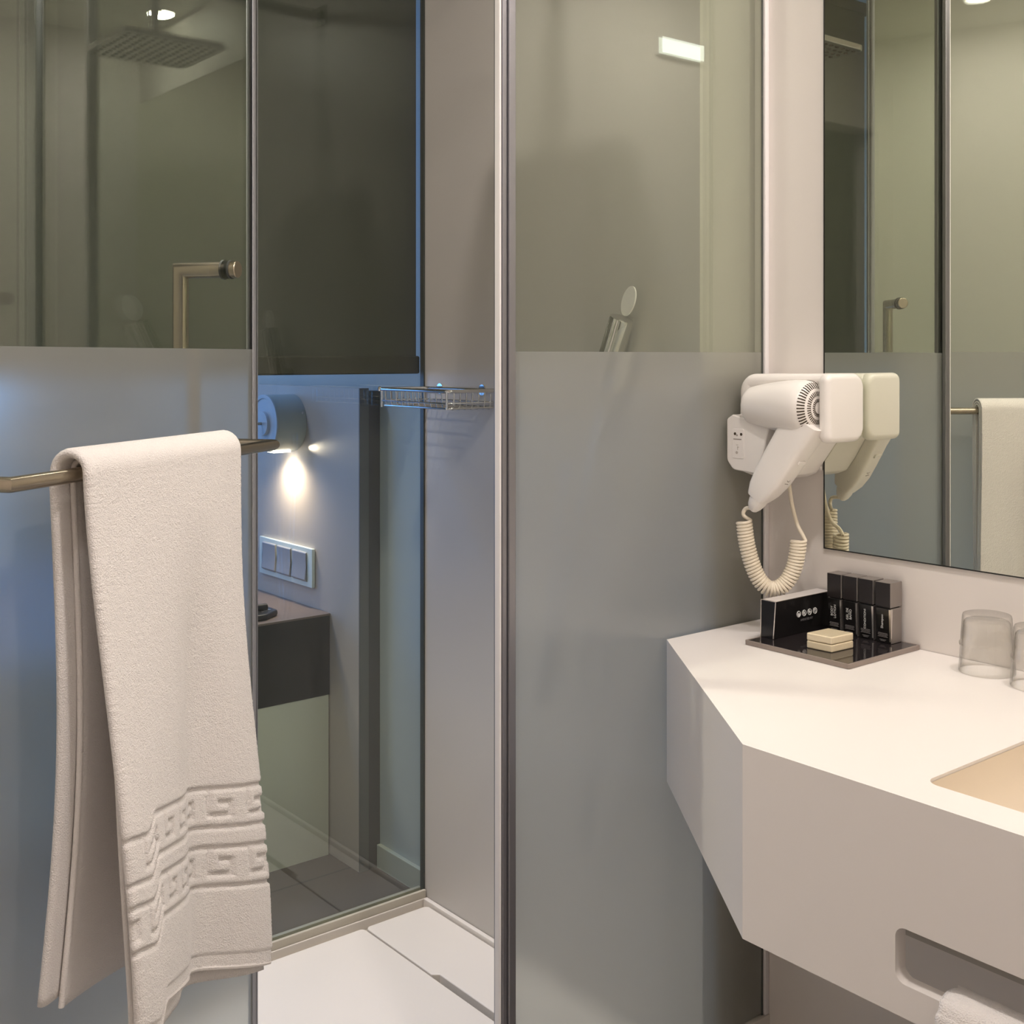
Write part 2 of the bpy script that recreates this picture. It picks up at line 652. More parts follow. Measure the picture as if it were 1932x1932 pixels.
# ------------------------------------------------------------------ fixed glass panel by the vanity
t = thing('fixed_shower_panel', 'fixed glass shower panel between the aluminium post and the vanity wall', 'glass panel', (1.43, YG, .12))
GT = .004
obj('clear_pane', MB().box(1.118, XW - .004, YG - GT, YG + GT, 1.338, CEIL - .005), M['clear'], t)
mb = MB().box(1.118, XW - .004, YG - GT, YG + GT, .12, 1.338)
for i, f in enumerate(mb.f):
    mb.mi[i] = 0
mb.mi[2] = 1
obj('frosted_pane', mb, [M['clear'], M['frost']], t)
obj('post_profile', MB().box(1.107, 1.1165, YG - .010, YG + .012, .118, CEIL - .002).box(1.1165, 1.1305, YG - .014, YG - .0045, .118, CEIL - .002)
    .box(1.1165, 1.1305, YG + .0045, YG + .014, .118, CEIL - .002), M['aluminium'], t, bevel=.002)
obj('gasket', MB().box(1.1018, 1.1065, YG - .009, YG + .004, .118, CEIL - .002), M['gasket'], t, bevel=.003)
obj('wall_seal', MB().box(XW - .0115, XW - .0003, YG - .0105, YG - .0045, .118, CEIL - .002), M['gasket'], t, bevel=.0015)
obj('glass_edge', MB().box(XW - .0155, XW - .012, YG - .0055, YG - .0043, .118, CEIL - .002), M['dark_seal'], t)

# ------------------------------------------------------------------ swung glass door (local frame: x along the glass, -y towards the bathroom)
ANG = math.atan2(.575, .818)
S0 = .98
DO = Vector((-.5336 + S0 * .818, .7591 + S0 * .575, 0))
door = thing('hinged_glass_screen', 'half-open glass shower door, clear above and frosted below, carrying the towel bar', 'shower door', DO)
door.rotation_euler = (0, 0, ANG)
door['_local'] = 1
door['kind'] = 'thing'
DW = 1.724 - S0
obj('clear_pane', MB().box(0, DW, -.004, .004, 1.342, 2.46), M['clear'], door)
mb = MB().box(0, DW, -.004, .004, .13, 1.342)
mb.mi[2] = 1
obj('frosted_pane', mb, [M['clear'], M['frost']], door)
obj('edge_strip', MB().box(DW - .0005, DW + .004, -.0062, .0062, .13, 2.46).box(DW - .013, DW - .0005, -.0062, -.0042, .13, 2.46).box(DW - .013, DW - .0005, .0042, .0062, .13, 2.46), M['grey_seal'], door, bevel=.0015)
for z in (.2, 2.3):
    obj('hinge', MB().box(-.012, .05, -.012, .012, z, z + .09), M['nickel'], door, bevel=.003)
# inner pull handle
HX = 1.642 - S0
HN = .0831
hz = 1.4655
r = .0125


def miter_tube(pts, r, seg=20):
    """Straight tube legs with mitred corners."""
    P = [Vector(p) for p in pts]
    rings = []
    d0 = (P[1] - P[0]).normalized()
    up = Vector((0, 0, 1)) if abs(d0.z) < .9 else Vector((1, 0, 0))
    a = d0.cross(up).normalized()
    b = d0.cross(a).normalized()
    ring = [P[0] + (a * math.cos(2 * math.pi * k / seg) + b * math.sin(2 * math.pi * k / seg)) * r for k in range(seg)]
    rings.append(ring)
    for i in range(1, len(P)):
        d = (P[i] - P[i - 1]).normalized()
        nrm = d if i == len(P) - 1 else ((P[i + 1] - P[i]).normalized() + d).normalized()
        new = []
        for q in ring:
            tt = (P[i] - q).dot(nrm) / d.dot(nrm)
            new.append(q + d * tt)
        rings.append(new)
        ring = new
    return MB().loft(rings)


hd = obj('pull_handle', miter_tube([(HX, .006, hz), (HX, HN, hz), (HX, HN, 1.0), (HX, .006, 1.0)], r), M['nickel'], door, smooth=True)
hd['_local'] = 1
hd2 = obj('handle_rosette', MB().lathe([(.0135, -.018), (.0135, -.0045)], (HX, 0, hz), 'y', 28), M['nickel'], hd, bevel=.002)
obj('handle_washer', MB().lathe([(.0155, .0045), (.0155, .008)], (HX, 0, hz), 'y', 28), M['dark_seal'], hd)
obj('handle_washer', MB().lathe([(.0148, -.0075), (.0148, -.0045)], (HX, 0, hz), 'y', 28), M['dark_seal'], hd)
# towel bar on the bathroom side
BZ, BR = 1.1955, .0085
BL, BRX = 1.043 - S0, 1.628 - S0
tb = obj('towel_bar', miter_tube([(BL, -.006, BZ), (BL, -.0835, BZ), (BRX, -.0835, BZ), (BRX, -.006, BZ)], BR), M['nickel'], door, smooth=True)
tb['_local'] = 1
for x in (BL, BRX):
    obj('bar_washer', MB().lathe([(.0115, -.0072), (.0115, -.0045)], (x, 0, BZ), 'y', 24), M['dark_seal'], tb)


# ------------------------------------------------------------------ towel on the door bar
def sm(a, b, x):
    x = max(0, min(1, (x - a) / (b - a)))
    return x * x * (3 - 2 * x)


KEY = ["########",
       "..#.....",
       "..#.###.",
       "..#...#.",
       "..#####.",
       "........",
       "########"]


def key_depth(s, rr):
    for lo, hi in ((.645, .732), (.760, .846)):
        if lo <= rr < hi:
            q = (rr - lo) / (hi - lo) * 7
            c = (s / .058 * 8) % 8
            return 1.0 if KEY[int(q)][int(c)] == '#' else 0.0
    return 0.0


ZT = BZ + .004
s_of = lambda s: s - S0


def zb_front(f):
    return .475 + (.60 - .475) * (1 - f) - .035 * (1 - sm(.10, .17, f))


def front_n(f, tt):
    """Distance of the front flap's outside from the glass; f left to right, tt 0 at the bar, 1 at the hem."""
    base = .0835 + BR
    valley = .5 * math.exp(-((f - .66) / .13) ** 2)
    left = (1 - sm(0, .62, f))
    right = sm(.72, 1, f)
    return base + .052 * left * sm(.0, 1, tt) - .017 * valley * sm(.08, .5, tt) * 2.9 + .024 * right * sm(.2, 1, tt) + .012 * sm(0, 1, tt)


def towel_sheet(rho, f0, cols, front_rows, back_rows, relief, extra_front=0, extra_back=0, sl=1.148, inset=0.0):
    """One terry layer: rows run from the front hem over the bar to the back hem. Returns rows of points (local door frame)."""
    rows = []
    R = BR + rho
    for i in range(front_rows):
        tt = 1 - i / front_rows
        row = []
        for c in cols:
            f = c
            zb = zb_front(f) - extra_front
            sR = 1.482 + .024 * sm(.1, 1, tt)
            sL = sl + .006 * math.sin(tt * 5) + .01 * tt
            s = sL + (sR - sL) * f
            n = front_n(f, tt) + rho
            if relief:
                g = key_depth(s, tt)
                n -= .0038 * g
                n += random.uniform(-.00045, .00045)
                if tt > .972:
                    n -= .002
            z = ZT + (zb - ZT) * tt
            row.append((s - S0 + inset * 0, -n, z))
        rows.append(row)
    for k in range(0, 13):
        a = math.pi * k / 12
        row = []
        for c in cols:
            s = sl + (1.482 - sl) * c
            row.append((s - S0, -(.0835 + R * math.cos(a)), ZT + (R) * math.sin(a)))
        rows.append(row)
    for i in range(1, back_rows + 1):
        tt = i / back_rows
        row = []
        for c in cols:
            f = c
            s = (sl - .002) + (1.482 - sl) * f + .012 * math.sin(tt * 3) * (1 - f) - .014 * tt * tt * (1 - f)
            n = .0835 - R + .008 * math.sin(tt * 4 + f * 5) * tt
            zb = .60 - .03 * f - extra_back
            row.append((s - S0, -n, ZT + (zb - ZT) * tt))
        rows.append(row)
    return rows


def grid_mesh(rows):
    mb = MB()
    w = len(rows[0])
    vs = [p for r in rows for p in r]
    fs = []
    for i in range(len(rows) - 1):
        for j in range(w - 1):
            a = i * w + j
            fs.append((a, a + 1, a + w + 1, a + w))
    mb.add(vs, fs)
    return mb


tw = thing('towel', 'white terry towel with greek key border folded over the door bar', 'towel', DO)
tw.rotation_euler = (0, 0, ANG)
tw['_local'] = 1
colsA = [1 - i / 150 for i in range(151)]
A = towel_sheet(.0165, 0, colsA, 330, 60, True)
colsB = [i / 24 for i in range(25)]
B = towel_sheet(.0095, 0, colsB, 330, 60, False, extra_front=.004)
AB = []
for ra, rb in zip(A, B):
    pa, pb = Vector(ra[-1]), Vector(rb[0])
    mid = (pa + pb) / 2
    rad = (pa - pb) / 2
    arc = []
    L = rad.length
    for k in range(1, 8):
        a = math.pi * k / 8
        arc.append(tuple(mid + rad * math.cos(a) + Vector((-(L + .004) * math.sin(a), 0, 0))))
    AB.append(list(ra) + arc + list(rb))
o = obj('folded_layer', grid_mesh(AB), M['towel'], tw, smooth=True, angle=180)
sd = o.modifiers.new('thickness', 'SOLIDIFY')
sd.thickness = .005
sd.offset = 0
Cc = towel_sheet(.0036, 0, [i / 24 for i in range(25)], 90, 60, False, extra_front=.012, extra_back=.012, sl=1.166)
# the loose inner edge drifts towards the right near the hem
for i, rw in enumerate(Cc[:90]):
    tt = 1 - i / 90
    for j, p in enumerate(rw):
        k = (1 - j / 24)
        rw[j] = (p[0] + .012 * k * sm(.6, 1, tt), p[1] + .02 * k * sm(.2, 1, tt), p[2] - .05 * k * sm(.5, 1, tt))
o = obj('inner_layer', grid_mesh(Cc), M['towel'], tw, smooth=True, angle=180)
sd = o.modifiers.new('thickness', 'SOLIDIFY')
sd.thickness = .0045
sd.offset = 0
obj('selvage_cord', MB().tube([(r_[0][0] - .001, r_[0][1], r_[0][2]) for r_ in Cc], .0036, 10), M['towel_edge'], tw, smooth=True)


def hem_roll(row, r=.0035):
    return MB().tube([p for p in row[::3]], r, 8)


obj('hem', hem_roll(A[0]), M['towel_edge'], tw, smooth=True)

# ------------------------------------------------------------------ roller blind behind the rear glass
t = thing('roller_blind', 'dark grey roller blind hanging behind the rear shower glass', 'blind', (.8, 2.35, CEIL))
obj('blind_fabric', MB().box(.02, 1.604, 2.349, 2.351, 1.33, CEIL - .06), M['blind'], t)
obj('bottom_bar', MB().box(.01, 1.6125, 2.343, 2.357, 1.289, 1.332), M['blind_bar'], t, bevel=.005)
obj('roller_tube', MB().tube([(.0, 2.36, CEIL - .04), (1.615, 2.36, CEIL - .04)], .022, 20), M['blind_bar'], t, smooth=True)

# ------------------------------------------------------------------ bedroom furniture
t = thing('headboard_panel', 'grey-beige headboard panel standing against the bedroom wall', 'headboard', (1.6, 3.8, ZB))
obj('panel', MB().box(1.573, 1.6, 2.5595, 5.2, ZB, 1.25), M['headboard'], t, bevel=.001)
obj('end_post', MB().box(1.6, 1.6355, 2.558, 5.2, ZB, 1.243), M['head_edge'], t, bevel=.001)
obj('end_edge', MB().box(1.573, 1.6, 2.5555, 2.559, ZB, 1.25), mat('headboard_edge_grey', (.17, .16, .155), .5), t)

t = thing('nightstand', 'dark wood nightstand drawer on a cream base panel, seen through the glass', 'nightstand', (1.3, 2.92, ZB))
obj('drawer_box', MB().box(1.02, 1.572, 2.7014, 3.2, .444, .652), M['night_wood'], t, bevel=.001)
obj('top', MB().box(1.018, 1.5725, 2.6995, 3.2, .652, .657), M['night_top'], t)
obj('base_panel', MB().box(1.02, 1.569, 2.703, 3.18, ZB, .444), M['night_white'], t)

t = thing('telephone', 'black telephone handset lying on the brown nightstand top', 'telephone', (1.40, 2.79, .657))
body = fillet([(1.25, 2.73), (1.405, 2.73), (1.455, 2.765), (1.455, 2.82), (1.25, 2.84)], .012)
obj('phone_body', MB().prism(body, .657, .672), M['phone'], t, bevel=.005)
obj('handset', MB().tube([(1.27, 2.775, .679), (1.31, 2.777, .682), (1.39, 2.782, .682), (1.43, 2.785, .677)], [.011, .008, .008, .011], 12), M['phone'], t, smooth=True)
for k in range(3):
    obj('phone_key', MB().box(1.405 + .012 * k, 1.413 + .012 * k, 2.756 + .006 * k, 2.764 + .006 * k, .672, .6735), M['silver'], t)

t = thing('wall_lamp', 'round drum wall lamp lit below, mounted on the headboard panel', 'lamp', (1.573, 2.903, 1.149))
LC = (0, 2.903, 1.149)
obj('drum', MB().lathe([(.074, 1.4875), (.078, 1.4865), (.078, 1.5725), (.05, 1.5725)], LC, 'x', 56), M['lamp_body'], t, smooth=True, angle=30)
obj('face_ring', MB().lathe([(.068, 1.483), (.0785, 1.483), (.0785, 1.4872), (.068, 1.4872)], LC, 'x', 56, closed=True), M['lamp_face'], t, bevel=.001)
obj('face_disc', MB().lathe([(.0, 1.4855), (.0685, 1.4855), (.0685, 1.4870)], LC, 'x', 56), M['lamp_face'], t, smooth=True)
obj('knob', MB().lathe([(.034, 1.4895), (.032, 1.478), (0, 1.477)], LC, 'x', 40), M['lamp_face'], t, smooth=True, angle=30)
obj('lever', MB().tube([(1.478, 2.903, 1.149), (1.425, 2.903, 1.149)], .004, 12), M['nickel'], t, smooth=True)
obj('light_slot', MB().box(1.502, 1.552, 2.878, 2.928, 1.0695, 1.0735), M['lens_small'], t)
for dx, dz in ((1.56, .03), (1.555, -.005)):
    obj('screw', MB().lathe([(.003, 0), (.0022, .002), (0, .0022)], (dx, 2.826, 1.149 + dz), 'y', 12), M['chrome'], t)
for args in (('reading_spot', (1.532, 2.903, 1.064), 5.5, (1, .84, .7), (.06, -.08, -1), 150, 1.0, .02),
             ('side_beam', (1.562, 2.838, 1.083), .5, (1, .84, .68), (.12, -1, .02), 34, 1.0, .004)):
    so = spot(*args)
    so.parent = t
    so.location = so.location - t.location

t = thing('light_switch', 'triple light switch with pale glass frame above the nightstand', 'light switch', (1.573, 2.932, .76))
pts = fillet([(2.7794, .7106), (3.0848, .7106), (3.0848, .816), (2.7794, .816)], .004)
obj('glass_frame', MB().prism(pts, 1.563, 1.5725, 'x'), M['switch_glass'], t, bevel=.002)
for k in range(3):
    y0 = 2.806 + k * .0875
    obj('rocker', MB().prism([(1.5625, .724), (1.5555, .73), (1.5595, .765), (1.558, .802), (1.5625, .805)], y0, y0 + .078, 'y'), M['switch_grey'], t, bevel=.002)

# bed, its cover coloured blue to stand in for blue light on the frosted glass
t = thing('bed', 'bed with cover tinted blue for the bedroom light, beyond the nightstand, blurred behind the frosted door', 'bed', (.4, 4.2, ZB))
obj('mattress', MB().box(-.5, 1.56, 3.26, 4.95, .10, .58), M['bed_cloth'], t, bevel=.05)
obj('bed_base', MB().box(-.45, 1.56, 3.33, 4.92, ZB, .10), M['night_wood'], t)

# ------------------------------------------------------------------ shower fittings
t = thing('shower_basket', 'chrome wire basket on the shower wall beside the rear glass', 'basket', (1.52, 2.14, 1.22))
x0, x1, y0, y1, zt, zb_ = 1.452, 1.582, 2.008, 2.272, 1.2565, 1.220


def rrect(x0, x1, y0, y1, z, r=.012):
    return [(a, b, z) for a, b in fillet([(x0, y0), (x1, y0), (x1, y1), (x0, y1)], r, 5)]


obj('top_rail', MB().tube(rrect(x0, x1, y0, y1, zt), .0042, 10, closed=True), M['chrome'], t, smooth=True)
obj('middle_rail', MB().tube(rrect(x0, x1, y0, y1, zb_ + .011), .0018, 8, closed=True), M['chrome'], t, smooth=True)
obj('bottom_rail', MB().tube(rrect(x0 + .004, x1, y0 + .004, y1 - .004, zb_), .0026, 10, closed=True), M['chrome'], t, smooth=True)
mb = MB()
for k in range(1, 12):
    y = y0 + (y1 - y0) * k / 12
    mb.tube([(x0, y, zt), (x0 + .001, y, zb_ + .01), (x0 + .004, y, zb_), (x1, y, zb_)], .0016, 8)
for k in range(1, 8):
    x = x0 + (x1 - x0) * k / 8
    mb.tube([(x, y0, zt), (x, y0, zb_ + .01), (x, y0 + .003, zb_ - .002), (x, y1, zb_ - .002), (x, y1, zt)], .0016, 8)
obj('wire_grid', mb, M['chrome'], t, smooth=True)
obj('corner_post', MB().tube([(x0, y0 + .004, zt), (x0, y0 + .004, zb_ - .002)], .0026, 8), M['chrome'], t, smooth=True)
obj('corner_post', MB().tube([(x0, y1 - .008, zt), (x0, y1 - .008, zb_ - .004)], .0026, 8), M['chrome'], t, smooth=True)
obj('end_ball', MB().lathe([(0, -.0065), (.0045, -.0047), (.0065, 0), (.0045, .0047), (0, .0065)], (x0, y1, zt), 'z', 16), M['chrome'], t, smooth=True)
for yy in (2.06, 2.22):
    obj('wall_mount', MB().lathe([(.012, XS - .0035), (.012, XS - .0003)], (0, yy, zt), 'x', 20), M['chrome'], t)

t = thing('hand_shower', 'chrome stick hand shower with pale disc, leaning in its wall bracket', 'hand shower', (1.55, 1.60, 1.3))
a = Vector((1.547, 1.643, 1.27))
b = Vector((1.547, 1.584, 1.402))
ax = (b - a).normalized()
obj('handle', MB().tube([a, a + ax * .002, b - ax * .002, b], [.022, .0235, .0235, .0225], 28), M['chrome'], t, smooth=True, angle=35)
obj('wall_bracket', MB().tube([(1.551, 1.636, 1.285), (1.5845, 1.636, 1.285)], .013, 18), M['chrome'], t, smooth=True)
c = Vector((1.553, 1.572, 1.434))
nrm = Vector((-.97, .15, .1)).normalized()
up = (ax - nrm * ax.dot(nrm)).normalized()
sdv = nrm.cross(up)
ringA = [c + (up * math.cos(k * math.pi / 16) * .029 + sdv * math.sin(k * math.pi / 16) * .02) for k in range(32)]
obj('spray_disc', MB().loft([[p - nrm * .0015 for p in ringA], [p + nrm * .0015 for p in ringA]]), M['white_plastic'], t)
hose = []
for k in range(40):
    u = k / 39
    hose.append((1.53 - .05 * math.sin(u * math.pi), 1.65 + .09 * math.sin(u * math.pi) + .12 * u, 1.262 - .62 * math.sin(u * math.pi * .93)))
obj('hose', MB().tube(hose, .007, 12), M['chrome'], t, smooth=True)

t = thing('rain_shower', 'square overhead rain shower on a dark arm, mirrored faintly in the rear glass', 'rain shower', (1.585, 1.81, 2.238))
obj('arm', MB().box(1.112, 1.577, 1.797, 1.823, 2.226, 2.250), M['chrome'], t, bevel=.002)
obj('flange', MB().box(1.577, 1.5847, 1.785, 1.835, 2.212, 2.264), M['chrome'], t, bevel=.002)
obj('stem', MB().tube([(1.125, 1.81, 2.226), (1.125, 1.81, 2.085)], .012, 18), M['chrome'], t, smooth=True)
hm = obj('head', MB().prism(fillet([(.995, 1.68), (1.255, 1.68), (1.255, 1.94), (.995, 1.94)], .02), 2.071, 2.085), M['chrome'], t, bevel=.002)
nz = MB()
for i in range(11):
    for j in range(11):
        nz.lathe([(.0045, 2.0695), (.0055, 2.071)], (1.015 + i * .022, 1.70 + j * .022, 0), 'z', 8)
o = obj('nozzles', nz, M['vent_dark'], t)

# ------------------------------------------------------------------ downlights
for i, (x, y, p) in enumerate(DOWN):
    t = thing('downlight', ['recessed ceiling downlight above the vanity beside the mirror', 'recessed ceiling downlight over the middle of the bathroom floor',
                            'recessed ceiling downlight added as unseen fill light, away from the vanity',
                            'recessed ceiling downlight inside the shower'][i], 'downlight', (x, y, CEIL), 'recessed ceiling downlights')
    obj('trim_ring', MB().lathe([(.046, CEIL - .0065), (.056, CEIL - .004), (.057, CEIL - .0003), (.046, CEIL - .0003)], (x, y, 0), 'z', 40, closed=True), M['gasket'], t, smooth=True)
    obj('lens', MB().lathe([(.0455, CEIL - .004), (.0455, CEIL - .0005)], (x, y, 0), 'z', 32), M['lens'], t)

t = thing('reflection_light_box', 'flat white glowing box added high on the doorway wall to make the bright reflection in the fixed panel', 'wall light', (.60, .15, 2.33))
obj('housing', MB().box(.515, .72, .1503, .168, 2.30, 2.36), M['gasket'], t, bevel=.002)  # glowing box added only for its bright reflection in the fixed panel
obj('diffuser', MB().box(.52, .715, .1685, .1705, 2.305, 2.355), emit('reflection_glow', (.95, 1, .97), 9), t)

# ------------------------------------------------------------------ vanity
ZC = .85
t = thing('vanity', 'white angular solid surface vanity counter with apron, basin and towel slot', 'vanity', (1.45, .8, .6))
YF = 1.388
outer = [(XW - .001, .152), (XW - .001, YF), (1.4615, YF), (1.1395, .9537), (1.1395, .152)]
hole = fillet([(1.196, .24), (1.62, .24), (1.62, .741), (1.1985, .741)], .018, 6)
tk = .012
zbt = .609
slot = fillet([(.30, .6455), (.7394, .6455), (.7394, .7066), (.30, .7066)], .012, 5)
mb = MB()


def capped(loops, mk, flip=False):
    flat = [p for l in loops for p in l]
    tris = tessellate_polygon([[Vector((a, b, 0)) for a, b in l] for l in loops])
    mb.add([mk(a, b) for a, b in flat], [tuple(x) for x in tris])


inner = [(XW - .001, .165), (XW - .001, YF - .016), (1.4695, YF - .016), (1.1595, .9480), (1.1595, .165)]
capped([outer, hole], lambda a, b: (a, b, ZC))
capped([[(.152, zbt), (.9537, zbt), (.9537, ZC), (.152, ZC)], slot], lambda a, b: (1.1395, a, b))
mb.add([(1.1395, .9537, zbt), (1.4615, YF, zbt), (1.4615, YF, ZC), (1.1395, .9537, ZC)], [(0, 1, 2, 3)])
mb.add([(1.4615, YF, zbt), (XW - .001, YF, zbt), (XW - .001, YF, ZC), (1.4615, YF, ZC)], [(0, 1, 2, 3)])
mb.add([(XW - .001, .152, zbt), (1.1395, .152, zbt), (1.1395, .152, ZC), (XW - .001, .152, ZC)], [(0, 1, 2, 3)])
n5 = len(outer)
for k in range(n5):          # bottom lip of the aprons and their inner faces
    k2 = (k + 1) % n5
    a, b, c, d = outer[k], outer[k2], inner[k2], inner[k]
    mb.add([(*a, zbt), (*b, zbt), (*c, zbt), (*d, zbt)], [(0, 1, 2, 3)])
    if k != 3:
        mb.add([(*d, zbt), (*c, zbt), (*c, ZC - tk), (*d, ZC - tk)], [(0, 1, 2, 3)])
capped([[(.165, zbt), (.948, zbt), (.948, ZC - tk), (.165, ZC - tk)], slot], lambda a, b: (1.1595, a, b))
for k in range(len(slot)):
    (a0, b0), (a1, b1) = slot[k], slot[(k + 1) % len(slot)]
    mb.add([(1.1395, a0, b0), (1.1395, a1, b1), (1.1595, a1, b1), (1.1595, a0, b0)], [(0, 1, 2, 3)])
capped([inner, hole], lambda a, b: (a, b, ZC - tk))
for k in range(len(hole)):
    (a0, b0), (a1, b1) = hole[k], hole[(k + 1) % len(hole)]
    mb.add([(a0, b0, ZC), (a1, b1, ZC), (a1, b1, ZC - tk), (a0, b0, ZC - tk)], [(0, 1, 2, 3)])
obj('counter_body', mb, M['corian'], t, bevel=.002, seg=2)
# basin: sloping walls down to a flat floor
cx_, cy_ = 1.41, .49
rings = []
for z, k in ((ZC - .004, .998), (ZC - .02, .995), (ZC - .075, .955), (ZC - .092, .90), (ZC - .097, .80)):
    rings.append([(cx_ + (a - cx_) * k, cy_ + (b - cy_) * k, z) for a, b in hole])
mb = MB().loft(rings, cap=False)
mb.add(rings[-1], [tuple(range(len(hole)))])
bas = obj('basin', mb, M['basin'], t, smooth=True, angle=60)
obj('basin_drain', MB().lathe([(.026, ZC - .097), (.026, ZC - .094), (.02, ZC - .093)], (1.41, .42, 0), 'z', 32), M['chrome'], t)
obj('back_panel', MB().box(1.30, 1.31, .16, .93, .612, ZC - .12), M['bath_floor'], t)
obj('faucet', MB().tube([(1.67, .49, ZC), (1.67, .49, ZC + .12), (1.66, .49, ZC + .14), (1.64, .49, ZC + .145), (1.55, .49, ZC + .13)], .012, 18), M['chrome'], t, smooth=True)

# ------------------------------------------------------------------ mirror
t = thing('wall_mirror', 'large frameless wall mirror above the vanity counter', 'mirror', (XW, .71, .994))
obj('mirror_back', MB().box(1.7296, XW - .0003, .152, 1.2655, .9925, 2.3), M['black_edge'], t)
obj('mirror_glass', MB().box(1.7290, 1.7296, .152, 1.2622, .9948, 2.2985), M['mirror'], t)

# ------------------------------------------------------------------ hair dryer holder
t = thing('hair_dryer_holder', 'white wall holder with shaver socket, carrying the hair dryer beside the mirror', 'wall holder', (1.736, 1.31, 1.2))
HX0 = 1.616
lower = fillet([(1.3885, 1.150), (1.3885, 1.220), (1.376, 1.2285), (1.315, 1.222), (1.222, 1.2), (1.279, 1.124), (1.298, 1.1165), (1.345, 1.1185), (1.375, 1.126)],
               [.012, .006, .003, .002, .004, .014, .008, .01, .012], 5)
low = obj('lower_body', MB().prism(lower, 1.640, 1.7285, 'x'), M['white_plastic'], t, bevel=.004, smooth=False)
face = fillet([(1.3892, 1.146), (1.3892, 1.219), (1.376, 1.2275), (1.294, 1.212), (1.309, 1.16), (1.325, 1.126), (1.375, 1.130)], [.014, .006, .003, .004, .003, .006, .014], 5)
obj('socket_panel', MB().prism(face, HX0, 1.6402, 'x'), M['white_plastic'], t, bevel=.004)
up_ = fillet([(1.184, 1.188), (1.3875, 1.199), (1.384, 1.2995), (1.184, 1.3015)], [.02, .02, .032, .022], 8)
crd = obj('cradle', pillow(up_, 1.643, 1.7265, .012, 'x'), M['white_plastic'], t, smooth=True, angle=40)
blk = fillet([(1.623, 1.186), (1.7265, 1.186), (1.7265, 1.3020), (1.623, 1.3020)], [.014, .026, .026, .014], 8)
obj('cradle_stop', pillow(blk, 1.1775, 1.2005, .010, 'y'), M['white_plastic'], t, smooth=True, angle=40)
holder_parts = [low, crd]
obj('mount_plate', MB().box(1.7285, XW - .0003, 1.268, 1.36, 1.13, 1.28), M['white_plastic'], t)
sf = fillet([(1.349, 1.151), (1.375, 1.151), (1.375, 1.203), (1.349, 1.203)], .003, 4)
obj('socket_frame', MB().prism(sf, HX0 - .0012, HX0 + .0005, 'x'), M['white_plastic'], t, bevel=.0005)
obj('socket_hole', MB().lathe([(.0026, HX0 - .0016), (.0026, HX0 - .001)], (0, 1.3685, 1.194), 'x', 14), M['vent_dark'], t)
obj('socket_hole', MB().lathe([(.0026, HX0 - .0016), (.0026, HX0 - .001)], (0, 1.3545, 1.1935), 'x', 14), M['vent_dark'], t)
obj('socket_hole', MB().lathe([(.0018, HX0 - .0016), (.0018, HX0 - .001)], (0, 1.364, 1.1915), 'x', 14), M['grey_print'], t)
obj('printed_line', MB().box(HX0 - .0015, HX0 - .001, 1.354, 1.372, 1.1835, 1.1855), M['grey_print'], t)
gl = MB().lathe([(.0026, HX0 - .0016), (.0026, HX0 - .001)], (0, 1.3645, 1.161), 'x', 16)
gl.box(HX0 - .0015, HX0 - .001, 1.3615, 1.3655, 1.174, 1.175).box(HX0 - .0015, HX0 - .001, 1.3595, 1.3635, 1.170, 1.171).box(HX0 - .0015, HX0 - .001, 1.362, 1.363, 1.166, 1.172)
obj('printed_symbol', gl, mat('faint_print', (.5, .45, .4), .6), t)

# ------------------------------------------------------------------ hair dryer
t = thing('hair_dryer', 'white hair dryer with coiled cream cord resting in its wall holder', 'hair dryer', (1.6, 1.26, 1.24))
AXX, AXZ = 1.632, 1.2445
prof = [(0, 1.1775), (.012, 1.178), (.024, 1.1797), (.033, 1.183), (.040, 1.1885), (.0445, 1.197), (.0462, 1.208), (.0462, 1.226), (.0450, 1.243), (.0418, 1.270), (.0380, 1.295), (.0345, 1.313), (.0325, 1.322), (.0285, 1.3265), (.0255, 1.324), (.024, 1.31), (0, 1.305)]
prof = [(r_, 1.203 + (y_ - 1.1775) * .965) for r_, y_ in prof]
obj('barrel', MB().lathe(prof, (AXX, 0, AXZ), 'y', 64), M['white_plastic'], t, smooth=True, angle=60)
mb = MB()


def prof_y(rad):
    for (r0, ya), (r1, yb) in zip(prof, prof[1:]):
        if r0 <= rad <= r1:
            return ya + (yb - ya) * (rad - r0) / (r1 - r0)
    return prof[6][1]


def prof_n(rad):
    e = .0005
    d = (prof_y(rad + e) - prof_y(rad - e)) / (2 * e)
    v = Vector((d, -1)).normalized()
    return v.x, v.y


for r0, r1, n in ((.0325, .0418, 46), (.020, .0275, 40), (.010, .0155, 26)):
    for k in range(n):
        a = 2 * math.pi * k / n
        hw = .0011 if r0 > .03 else .0008
        ca, sa = math.cos(a), math.sin(a)
        lo_, hi_ = [], []
        for q in range(5):
            rad = r0 + (r1 - r0) * q / 4
            y = prof_y(rad)
            nx_, ny_ = prof_n(rad)
            for s_ in (-hw, hw):
                for lst, d in ((hi_, .0005), (lo_, -.001)):
                    rr_ = rad + nx_ * d
                    lst.append((AXX + rr_ * ca - s_ * sa, y + ny_ * d, AXZ + rr_ * sa + s_ * ca))
        fs_ = []
        for q in range(4):
            fs_ += [(2 * q, 2 * q + 2, 2 * q + 3, 2 * q + 1), (10 + 2 * q, 11 + 2 * q, 13 + 2 * q, 12 + 2 * q), (2 * q, 10 + 2 * q, 12 + 2 * q, 2 * q + 2), (2 * q + 1, 2 * q + 3, 13 + 2 * q, 11 + 2 * q)]
        fs_ += [(0, 1, 11, 10), (8, 18, 19, 9)]
        mb.add(hi_ + lo_, fs_)
vg = obj('vent_grille', mb, M['vent_dark'], t)
